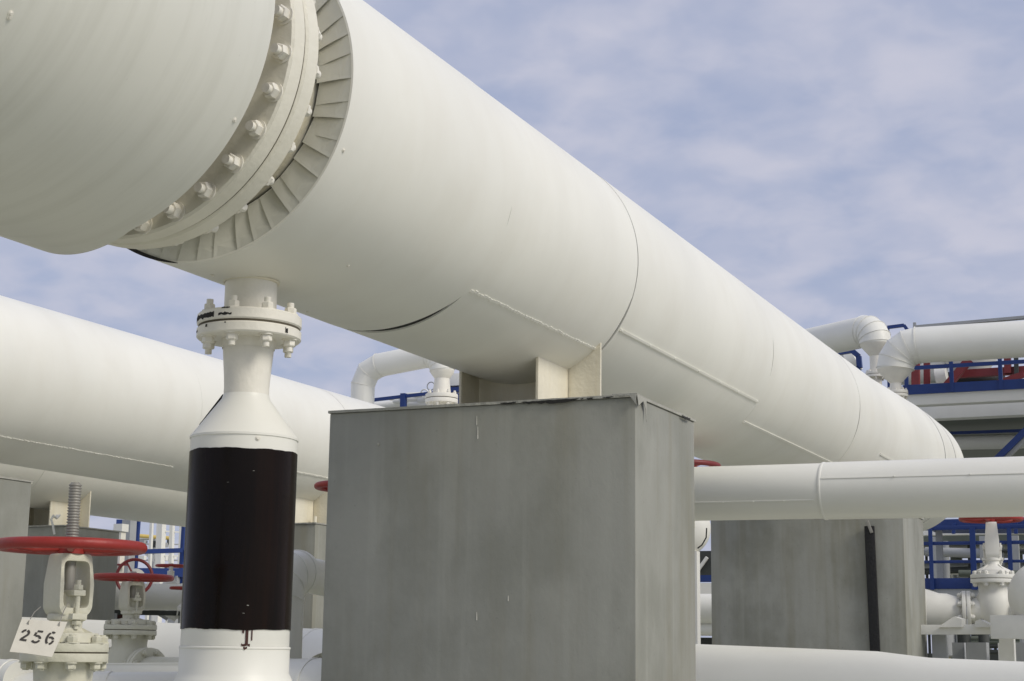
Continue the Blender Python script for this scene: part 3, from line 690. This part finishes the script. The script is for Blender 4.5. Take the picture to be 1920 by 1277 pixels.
# ------------------------------------------------------------------ goosenecks standing on the rear pipelines
def gooseneck(label, fp, hd, drop, r=.150, span=4.0, rise=.0, R_e=.42, m='white_cladding', end=None, st=.0, thr=.55, nr=.088):
    """fp: centre of the lower flange; hd: horizontal direction of the pipe leaving the top"""
    t = thing('gooseneck_pipe', label, 'pipe', fp, 'gooseneck pipes with flanged ends')
    zq = lambda h: fp + Vector((0, 0, h))
    for a, e in ((.004, .05), (-.05, -.004)): MB().cyl(zq(a), zq(e), .187, seg=56).build('flange', 'cream_light', t, bevel=.004)
    MB().cyl(zq(-.004), zq(.004), .18, seg=40, caps=False).build('gasket', 'gasket', t)
    for k in range(8):
        an = R(k * 45 + 10); bolt(t, fp + Vector((.155 * math.cos(an), .155 * math.sin(an), 0)), (0, 0, 1), .021, .05, .05, 'cream_light', tip=.02)
    MB().cyl(zq(-.9), zq(-.05), .095, seg=40).build('neck', 'cream_light', t)
    MB().lathe([(.105, .05), (.105, .07), (nr + .001, drop * thr), (nr - .001, drop * thr + .03), (r * .96, drop - .03), (r, drop)], fp, (0, 0, 1), 48, False, False).build('reducer', 'cream_light', t)
    path = [zq(drop), zq(drop + st + .005)]
    for k in range(1, 4):
        an = R(90 * k / 4); path.append(zq(drop + st + R_e * math.sin(an)) + hd * (R_e * (1 - math.cos(an))))
    top = zq(drop + st + R_e) + hd * R_e
    path.append(top)
    if end is None: path.append(top + hd * span + Vector((0, 0, rise)))
    else:
        path += [end - hd * .22, end - hd * .07 - Vector((0, 0, .07)), end - Vector((0, 0, .22)), end - Vector((0, 0, 2.0))]
    MB().tube(path, r, 48).build('elbow', m, t, sharp=14)
    for i in range(1, len(path) - 1):
        p = path[i]; d = ((path[i + 1] - p).normalized() + (p - path[i - 1]).normalized()).normalized()
        MB().lathe([(r * 1.03, -.006), (r * 1.05, -.004), (r * 1.05, .004), (r * 1.03, .006)], p, d, 48, False, False).build('joint_band', m, t)
    return t
f1 = onX(828, 748, X1)
z1 = f1.z + .33 + .19; d_ = ray(682, 676); end = E0 + d_ * ((z1 - EYE) / d_.z); end.z = z1 - .07
hd = (end - f1); hd.z = 0; hd.normalize()
gooseneck('gooseneck pipe beyond the central plinth, bridging the two left pipelines', f1, hd, .33, r=.14, R_e=.19, end=end, thr=.62)
f2 = rng(1643, 703, 28.8)
hd2 = Vector((-.80, .60, 0)).normalized()
gooseneck('right hand gooseneck with a mitred bend, first of two standing behind the big pipeline', f2, hd2, .56, r=.285, span=5, rise=.1, R_e=.27, thr=.55, nr=.108)
f3 = rng(1680, 739, 25.6)
hd3 = Vector((1, 0.02, 0)).normalized()
gooseneck('large elbow pipe whose long horizontal run leaves the top right edge of the photo', f3, hd3, .40, r=.285, span=9, rise=0, R_e=.36, thr=.35)

# ------------------------------------------------------------------ cooler platform behind, right
PY = 26.5
pl = thing('cooler_platform', 'white and blue elevated platform with a red framed fan at the upper right', 'platform', (onY(1820, 760, PY).x, PY, 0))
def xz(px, py, Y=PY): return onY(px, py, Y)
def fascia(name, pA, pB, h0, th, m, Y):
    a = xz(*pA, Y); c = xz(*pB, Y); MB().bar(a, c, th, h0, (0, 0, 1)).build(name, m, pl, bevel=.01)
k = PY / 3000 * 1.08
x0, x1 = xz(1640, 760).x, 6.0
zt_, zb_ = xz(1800, 732).z, xz(1800, 758).z
MB().box(((x0 + x1) / 2, PY, (zt_ + zb_) / 2), (x1 - x0, .25, zt_ - zb_)).build('edge_beam', 'far_white', pl, bevel=.01)
zt2, zb2 = zb_ - .002, xz(1800, 783, PY + 1.15).z
MB().box(((x0 + x1) / 2, PY + 1.3, (zt2 + zb2) / 2 + .12), (x1 - x0, .3, zt2 - zb2 + .24)).build('edge_beam', 'far_white', pl, bevel=.01)
MB().box(((x0 + x1) / 2, PY + 6.2, zb2 + .12), (x1 - x0, 9.4, .2)).build('deck', 'green_grey', pl)
bp0, bp1 = xz(1700, 737), xz(1920, 721)
zk = xz(1800, 731).z
xh = xz(1696, 730).x; MB().box(((xh + x1) / 2, PY - .15, zk + .02), (x1 - xh, .03, .16)).build('kick_plate', 'blue_paint', pl)
zr = xz(1800, 688).z
xh = xz(1698, 690).x; MB().box(((xh + x1) / 2, PY - .15, zr), (x1 - xh, .05, .06)).build('handrail', 'blue_paint', pl)
for px in (1700, 1785, 1877, 1960):
    p = xz(px, 725, PY - .15); MB().bar((p.x, PY - .15, zk - .05), (p.x, PY - .15, zr + .35), .06, .06, (0, 1, 0)).build('rail_post', 'blue_paint', pl)
# red fan frame
FY = PY + 1.2
def fr(a, c, th=.12, m='red_steel', nm='red_frame', Y=FY): MB().bar(xz(*a, Y), xz(*c, Y), th, th, (0, 1, 0)).build(nm, m, pl)
fr((1717, 680), (1717, 735), .13); fr((1738, 676), (1738, 735), .10, Y=FY + .5); fr((1772, 728), (1818, 674), .13, Y=FY - .2); fr((1792, 702), (1925, 694), .13, Y=FY + .1)
fr((1889, 668), (1890, 700), .11); fr((1905, 668), (1907, 725), .07, 'dark_steel'); fr((1920, 702), (1862, 722), .10)
fc = xz(1822, 716, FY + 1.2)
MB().torus(fc, (0, 0, 1), .50, .09, 48, 10, 1.5).build('fan_ring', 'black_rubber', pl)
MB().cyl(fc + Vector((0, 0, -.12)), fc + Vector((0, 0, .02)), .5, seg=48).build('fan_grille', 'dark_steel', pl)
MB().lathe([(.30, .15), (.34, .25), (.62, .60), (.66, .75)], fc, (0, 0, 1), 48, False, False).build('fan_shroud', 'far_white', pl)
MB().cyl(xz(1755, 705, FY + .3), xz(1775, 702, FY + .3), .17, seg=24).build('motor', 'far_white', pl)
MB().cyl(xz(1680, 700, FY + 1.5), xz(1775, 695, FY + 1.5), .22, seg=24).build('drive_pipe', 'far_white', pl)
# hanging under the deck: a grey pipe and a blue brace
gA, gB = xz(1700, 832, PY + 2.5), xz(1960, 826, PY + 2.5)
MB().cyl(gA, gB, .13, seg=32).build('under_pipe', 'far_white', pl)
MB().bar(xz(1700, 815, PY + 2.2), xz(1960, 806, PY + 2.2), .06, .05).build('under_rail', 'blue_paint', pl)
MB().bar(xz(1868, 862, PY + .7), xz(1935, 796, PY + .7), .10, .10).build('brace', 'blue_paint', pl)
MB().bar(xz(1880, 862, PY + .8), xz(1945, 800, PY + .8), .12, .10).build('brace', 'grey_steel', pl)
# columns carry the deck
for px in (1791, 2010):
    p = xz(px, 994, PY + 1.3); MB().box((p.x, PY + 1.3, p.z / 2), (.17, .20, p.z)).build('column', 'far_white', pl)
# roof edge above the big elbow run, and blue hoops
t = thing('roof_strip', 'thin dark grey roof strip above the long horizontal pipe at the top right', 'roof', xz(1820, 600, 27.5))
MB().bar(xz(1713, 614, 28), xz(1960, 592, 28), .12, .05).build('strip', 'grey_steel', t)
MB().bar(xz(1715, 605, 28), xz(1715, 640, 28), .05, .05, (0, 1, 0)).build('bracket', 'grey_steel', t)
def hoop(label, pts, Y, th):
    t = thing('steel_gantry', label, 'gantry', xz(*pts[0], Y)); b = MB()
    for a, c in zip(pts, pts[1:]): MB().bar(xz(*a, Y), xz(*c, Y), th, th, (0, 1, 0)).build('bar', 'blue_paint', t)
    for q_ in (pts[0], pts[-1]): MB().bar(xz(*q_, Y), (xz(*q_, Y).x, Y, 0), th, th, (0, 1, 0)).build('leg', 'blue_paint', t)
hoop('blue steel bar rising between the two right hand goosenecks', [(1664, 614), (1695, 610), (1701, 618)], 30, .06)
hoop('blue steel frame under the first right hand gooseneck', [(1556, 664), (1597, 657), (1610, 668), (1612, 690), (1602, 696)], 31, .10)
t = thing('drum', 'grey-white drum behind the blue frame under the right gooseneck', 'drum', xz(1590, 680, 33))
MB().cyl(xz(1572, 690, 33), xz(1606, 672, 33), .26, seg=32).build('shell', 'far_white', t)
MB().bar(xz(1588, 690, 33), (xz(1588, 690, 33).x, 33, 0), .2, .2, (0, 1, 0)).build('stand', 'far_white', t)
MB().torus(xz(1590, 680, 33), xz(1606, 672, 33) - xz(1572, 690, 33), .265, .02).build('band', 'grey_steel', t)

# ------------------------------------------------------------------ blue guarded platform low at the right
BY = 20.0
bpl = thing('guard_railing', 'bright blue guard railing with kick plate behind the right hand gate valve', 'railing', (onY(1830, 1050, BY).x, BY, 0))
xL, xR = onY(1722, 1050, BY).x, 3.0
def hz(py, h, th=.05, nm='rail', dy=0):
    z = onY(1830, py, BY).z; MB().box(((xL + xR) / 2, BY + dy, z), (xR - xL, th, h)).build(nm, 'blue_paint', bpl, bevel=.006)
hz(989, .05, .06, 'top_rail'); hz(1018, .042); hz(1053, .035); hz(1094, .13, .03, 'kick_plate')
for px, wd in ((1747, .045), (1826, .065), (1895, .05), (1965, .05)):
    p = onY(px, 1050, BY); MB().box((p.x, BY - .035, (onY(px, 990, BY).z + onY(px, 1105, BY).z) / 2), (wd, .03, onY(px, 988, BY).z - onY(px, 1105, BY).z)).build('post', 'blue_paint', bpl)
zc0 = onY(1830, 1103, BY).z
MB().box(((xL + xR) / 2, BY + 1.0, zc0 - .05), (xR - xL, 2.0, .10)).build('floor_plate', 'grey_steel', bpl)
for x in (xL + .2, xR - .2): MB().box((x, BY + 1, (zc0 - .1) / 2), (.12, .12, zc0 - .1)).build('leg', 'grey_steel', bpl)
t = thing('blue_hopper', 'wide blue sheet hood with a chamfered end above the blue railing', 'hood', (onY(1830, 985, BY + 1.5).x, BY + 1.5, 0))
hp = [onY(1728, 988, BY + 1.2), onY(1762, 974, BY + 1.2), onY(1980, 968, BY + 1.2), onY(1980, 988, BY + 1.2)]
MB().prism(hp, (0, 1.2, 0)).build('hood', 'blue_paint', t, smooth=False)
for px in (1788, 1905): MB().bar(onY(px, 980, BY + 1.15), onY(px, 1001, BY + 1.15), .04, .04, (0, 1, 0)).build('hanger', 'blue_paint', t)
for px in (1760, 1975): p = onY(px, 985, BY + 1.9); MB().box((p.x, BY + 1.9, p.z / 2), (.08, .08, p.z)).build('leg', 'grey_steel', t)
# pipe rack seen through the railing
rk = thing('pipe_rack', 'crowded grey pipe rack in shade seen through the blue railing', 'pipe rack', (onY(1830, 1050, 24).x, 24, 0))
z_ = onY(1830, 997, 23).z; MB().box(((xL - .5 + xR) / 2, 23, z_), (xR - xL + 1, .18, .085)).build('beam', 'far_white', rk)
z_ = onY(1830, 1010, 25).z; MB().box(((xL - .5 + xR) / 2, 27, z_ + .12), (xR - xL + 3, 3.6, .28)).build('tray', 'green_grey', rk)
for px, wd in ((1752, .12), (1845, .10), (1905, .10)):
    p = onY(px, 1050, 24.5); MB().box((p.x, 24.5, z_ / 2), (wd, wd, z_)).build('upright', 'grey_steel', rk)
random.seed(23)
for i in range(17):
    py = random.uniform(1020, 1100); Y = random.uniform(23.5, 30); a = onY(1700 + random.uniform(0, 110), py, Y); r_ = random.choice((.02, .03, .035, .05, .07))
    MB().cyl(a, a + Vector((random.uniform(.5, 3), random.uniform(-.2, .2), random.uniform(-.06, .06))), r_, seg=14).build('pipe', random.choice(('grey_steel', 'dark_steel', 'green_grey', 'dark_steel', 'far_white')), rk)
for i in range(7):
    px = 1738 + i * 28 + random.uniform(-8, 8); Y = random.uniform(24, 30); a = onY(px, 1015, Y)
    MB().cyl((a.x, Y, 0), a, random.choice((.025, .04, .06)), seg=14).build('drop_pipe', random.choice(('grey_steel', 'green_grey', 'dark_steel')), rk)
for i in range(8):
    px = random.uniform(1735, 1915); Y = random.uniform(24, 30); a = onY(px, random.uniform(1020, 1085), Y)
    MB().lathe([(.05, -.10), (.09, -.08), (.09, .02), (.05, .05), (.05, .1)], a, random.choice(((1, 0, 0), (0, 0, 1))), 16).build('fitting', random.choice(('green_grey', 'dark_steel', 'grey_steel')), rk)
# equipment under the valve support
eq = thing('pump_skid', 'dim grey pump skid glimpsed under the support of the right hand valve', 'pump', onY(1830, 1230, 14) * 1)
for px, wd, m_n in ((1790, .10, 'grey_steel'), (1830, .16, 'grey_steel'), (1868, .10, 'valve_white'), (1905, .16, 'grey_steel')):
    p = onY(px, 1200, 14); MB().box((p.x, 14 + random.uniform(0, .6), p.z / 2 - .02), (wd, wd, p.z)).build('post', m_n, eq)
for px, py, r_, m_n in ((1772, 1200, .10, 'grey_steel'), (1770, 1225, .03, 'yellow_paint'), (1778, 1222, .02, 'yellow_paint'), (1808, 1205, .06, 'dark_steel'), (1845, 1205, .05, 'dark_steel')):
    p = onY(px, py, 15.4); MB().lathe([(r_ * .7, -.16), (r_, -.14), (r_, .12), (r_ * .6, .15)], p, (0, 0, 1), 20).build('casing', m_n, eq)
for py in (1197, 1204, 1212, 1222):
    MB().cyl(onY(1800, py, 15.9), onY(1912, py + random.uniform(-3, 3), 15.9), .022, seg=12).build('pipe', random.choice(('dark_steel', 'green_grey')), eq)
MB().box(onY(1825, 1245, 17) + Vector((0, 0, -.55)), (2.0, .5, 1.3)).build('base_block', 'dark_steel', eq)

# ------------------------------------------------------------------ small equipment in the slot right of the central plinth
t = thing('round_tank', 'white tank end with a dark cable in the slot right of the central plinth', 'tank', onY(1300, 1000, 18))
MB().lathe([(.33, -.6), (.33, 0), (.30, .09), (.18, .16), (.01, .19)], onY(1280, 990, 18), (.4, -1, 0), 40).build('shell', 'far_white', t, sharp=60)
MB().tube([onY(1308, 1028, 17.6), onY(1316, 1022, 17.6), onY(1324, 1008, 17.6), onY(1325, 990, 17.6)], .008, 8).build('cable', 'black_rubber', t)
MB().bar(onY(1300, 1034, 18), (onY(1300, 1034, 18).x, 18, 0), .12, .12, (0, 1, 0)).build('stand', 'far_white', t)
t = thing('slot_pipes', 'stacked white pipes and blue kerb plate in the slot beside the central plinth', 'pipes', onY(1318, 1120, 20))
for py, hh, m_n in ((1085, .085, 'blue_paint'), (1106, .17, 'far_white'), (1172, .12, 'far_white')):
    p = onY(1318, py, 20); MB().box(p, (1.4, .1, hh)).build('plate', m_n, t)
for py, r_ in ((1142, .19), (1180, .08)): p = onY(1318, py, 19.6); MB().cyl(p - Vector((.7, 0, 0)), p + Vector((.7, 0, 0)), r_, seg=32).build('pipe', 'far_white', t)
p = onY(1318, 1058, 21); MB().box(p, (1.2, .3, .34)).build('panel', 'dark_steel', t); MB().bar(onY(1308, 1070, 20.8), onY(1326, 1045, 20.8), .04, .04).build('strut', 'far_white', t)
for x in (-.5, .5): MB().box((onY(1318, 1120, 20).x + x, 20.1, .8), (.08, .08, 1.6)).build('leg', 'dark_steel', t)
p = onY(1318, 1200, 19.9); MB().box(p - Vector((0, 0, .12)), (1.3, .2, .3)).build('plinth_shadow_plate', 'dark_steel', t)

# ------------------------------------------------------------------ behind the left gooseneck flange
GY = 24
t = thing('walkway_rail', 'blue walkway edge with small white fittings behind the left gooseneck flange', 'walkway', onY(790, 745, GY))
MB().bar(onY(700, 750, GY), onY(872, 730, GY), .05, .055).build('edge_rail', 'blue_paint', t)
MB().cyl(onY(700, 762, GY + .5), onY(872, 745, GY + .5), .075, seg=24).build('white_pipe', 'far_white', t)
for px in (757, 862): MB().bar(onY(px, 738, GY), (onY(px, 738, GY).x, GY, 0), .09, .09, (0, 1, 0)).build('post', 'blue_paint', t)
for px, py, r_ in ((775, 748, .07), (800, 742, .055), (788, 757, .05), (762, 752, .05), (783, 739, .035), (808, 750, .06), (752, 747, .03)):
    p = onY(px, py, GY + .3); MB().lathe([(r_ * .5, -.25), (r_, -.2), (r_, .1), (r_ * .6, .15), (r_ * .6, .25)], p, (1, .1, 0), 20).build('fitting', 'far_white', t)
MB().torus(onY(796, 738, GY + .2), (0, 1, .2), .07, .012).build('ring', 'far_white', t); MB().torus(onY(808, 724, GY + .2), (0, 1, 0), .07, .010).build('ring', 'grey_steel', t)
t = thing('white_cabinet', 'pale cabinet with red and blue trim squeezed between gooseneck flange and saddle', 'cabinet', onY(856, 730, GY + 1))
MB().box(onY(858, 714, GY + 1), (.36, .3, .22)).build('case', 'far_white', t, bevel=.01)
MB().box(onY(860, 731, GY + 1), (.40, .34, .05)).build('blue_trim', 'blue_paint', t); MB().box(onY(853, 742, GY + 1), (.14, .2, .07)).build('red_trim', 'red_steel', t)
MB().bar(onY(862, 742, GY + 1.2), (onY(862, 742, GY + 1.2).x, GY + 1.2, 0), .2, .2, (0, 1, 0)).build('leg', 'blue_paint', t)

# ------------------------------------------------------------------ far yard at the left, seen under the pipelines
FYd = 30.0
t = thing('stair_railing', 'blue stair railing seen far off between the plinth and black riser', 'railing', rng(300, 1060, FYd))
def B(a, c, th, nm, m='blue_paint', D=FYd): MB().bar(rng(*a, D), rng(*c, D), th, th, (0, 1, 0)).build(nm, m, t)
B((222, 1036), (343, 1032), .08, 'top_rail'); B((343, 1031), (356, 1052), .08, 'sloping_rail'); B((226, 1074), (345, 1074), .16, 'kick_plate'); B((344, 1073), (360, 1100), .16, 'sloping_kick_plate')
B((261, 960), (252, 1090), .055, 'post'); B((346, 965), (338, 1094), .06, 'post'); B((218, 979), (252, 980), .09, 'canopy_edge')
for k_, px in enumerate((240, 330)): MB().bar(rng(px, 1080, FYd), (rng(px, 1080, FYd).x, rng(px, 1080, FYd).y, 0), .15, .15, (0, 1, 0)).build('leg', 'grey_steel', t)
t2 = thing('ladder_cage', 'group of tall white ladder uprights with thin rungs behind the blue stair railing', 'ladder', rng(305, 1040, 34))
for a, c, th in (((286, 950), (280, 1075), .06), ((304, 950), (299, 1075), .14), ((324, 950), (320, 1075), .08), ((343, 950), (337, 1080), .08)):
    MB().bar(rng(*a, 34), rng(*c, 34) , th, th, (0, 1, 0)).build('upright', 'far_white', t2)
    q_ = rng(*c, 34); MB().bar(q_, (q_.x, q_.y, 0), th, th, (0, 1, 0)).build('foot', 'far_white', t2)
for py in (996, 1041): MB().bar(rng(303, py, 34), rng(341, py + 2, 34), .03, .03).build('rung', 'far_white', t2)
t3 = thing('yellow_pipe', 'long thin yellow pipe on a rack behind the white ladder uprights', 'pipe', rng(280, 1008, 44))
MB().cyl(rng(225, 1002, 44), rng(318, 1009, 44), .05, seg=16).build('tube', 'yellow_paint', t3); MB().cyl(rng(225, 1011, 44.4), rng(300, 1010, 44.4), .035, seg=16).build('tube', 'grey_steel', t3)
for px in (250, 290): q_ = rng(px, 1010, 44.2); MB().bar(q_, (q_.x, q_.y, 0), .1, .1, (0, 1, 0)).build('leg', 'grey_steel', t3)
t4 = thing('service_column', 'pale beige and grey column with a white box on top beside the far left plinth', 'column', rng(225, 1030, 22))
q_ = rng(226, 1030, 22); MB().bar((q_.x, q_.y, 0), rng(226, 998, 22), .10, .10, (0, 1, 0)).build('beige_post', 'cream_light', t4)
q_ = rng(243, 1000, 26); MB().bar((q_.x, q_.y, 0), rng(243, 975, 26), .16, .16, (0, 1, 0)).build('grey_post', 'grey_steel', t4)
MB().box(rng(227, 990, 22), (.14, .14, .10)).build('box', 'far_white', t4); MB().box(rng(227, 1059, 21.9), (.13, .13, .02)).build('band', 'red_steel', t4)
random.seed(5)
t5 = thing('instrument_rack', 'low rack of small dark and white instruments far behind the blue stair railing', 'rack', rng(280, 1050, 40))
for i in range(14):
    q_ = rng(random.uniform(262, 335), random.choice((1016, 1022, 1046, 1055, 1064)), 40); MB().box(q_, (random.uniform(.05, .2), .1, random.uniform(.04, .14))).build('instrument', random.choice(('dark_steel', 'grey_steel', 'far_white')), t5)
for py in (1020, 1050, 1068): MB().bar(rng(255, py, 40.1), rng(340, py + 1, 40.1), .04, .03).build('shelf', 'grey_steel', t5)
for px in (258, 338): q_ = rng(px, 1018, 40.1); MB().bar(q_, (q_.x, q_.y, 0), .06, .06, (0, 1, 0)).build('leg', 'grey_steel', t5)
MB().bar(rng(270, 1035, 39), rng(303, 1066, 39), .07, .05).build('brace', 'grey_steel', t5)
# white horizontal pipe with small valves on it
hpA, hpB = rng(190, 1118, 17), rng(372, 1120, 17)
pipe('far_pipe', 'white horizontal pipe far off behind the second gate valve', [hpA - (hpB - hpA) * .2, hpB + (hpB - hpA) * .4], .135, 'far_white')
t = thing('pipe_trestle', 'dark sloping trestle bars under the far white pipe', 'trestle', rng(300, 1150, 17.2))
for a, c, m_n in (((278, 1138), (315, 1160), 'grey_steel'), ((290, 1138), (330, 1162), 'far_white'), ((210, 1148), (350, 1150), 'dark_steel'), ((334, 1140), (331, 1160), 'far_white'), ((205, 1155), (232, 1156), 'rust')):
    MB().bar(rng(*a, 17.3), rng(*c, 17.3), .06, .05).build('bar', m_n, t)
for px in (215, 345): q_ = rng(px, 1150, 17.3); MB().bar(q_, (q_.x, q_.y, 0), .08, .08, (0, 1, 0)).build('leg', 'grey_steel', t)
def small_valve(label, p, Rr, vertical=False, m='red_paint', rz=0):
    t = thing('small_valve', label, 'valve', p, 'small far valves')
    ax = Vector((.55, -.83, 0)) if vertical else Vector((0, 0, 1))
    MB().torus(p, ax, Rr * .92, Rr * .085, 40, 8).build('handwheel', m, t)
    b = MB()
    _, u, v = basis(ax)
    for k in range(3): d = u * math.cos(k * 2.09) + v * math.sin(k * 2.09); b.cyl(p, p + d * Rr * .92, Rr * .05, seg=8)
    b.build('spoke', m, t)
    MB().lathe([(Rr * .13, .03), (Rr * .13, -Rr * .3), (Rr * .22, -Rr * .32), (Rr * .22, -Rr * .8), (Rr * .4, -Rr * 1.0), (Rr * .5, -Rr * 1.1), (Rr * .5, -Rr * 1.3), (Rr * .3, -Rr * 1.35), (Rr * .3, -Rr * 2.2)], p, ax if not vertical else Vector((.55, -.83, 0)), 20).build('bonnet', 'valve_white', t)
    return t
small_valve('small far valve with a flat red wheel in front of the blue stair kick plate', rng(321, 1061, 20), .19)
small_valve('small far valve with its dark red wheel half hidden by the black riser', rng(350, 1103, 15.5), .16)
small_valve('small far valve with an upright dark red wheel behind the second gate valve', rng(252, 1082, 14.5), .165, True, 'red_steel')
# slack white wire on the farther pipeline's saddle
t = thing('bonding_wire', 'thin white earthing wire looping at the saddle of the farther left pipeline', 'wire', rng(100, 970, 15.6))
ws = [rng(112, 966, 15.3), rng(106, 972, 15.25), rng(100, 967, 15.2), rng(96, 974, 15.2), rng(99, 985, 15.2), rng(102, 1002, 15.2)]
MB().tube(ws, .010, 8).build('strand', 'far_white', t); MB().cyl(rng(104, 968, 15.28), rng(109, 970, 15.28), .02, seg=10).build('lug', 'far_white', t)
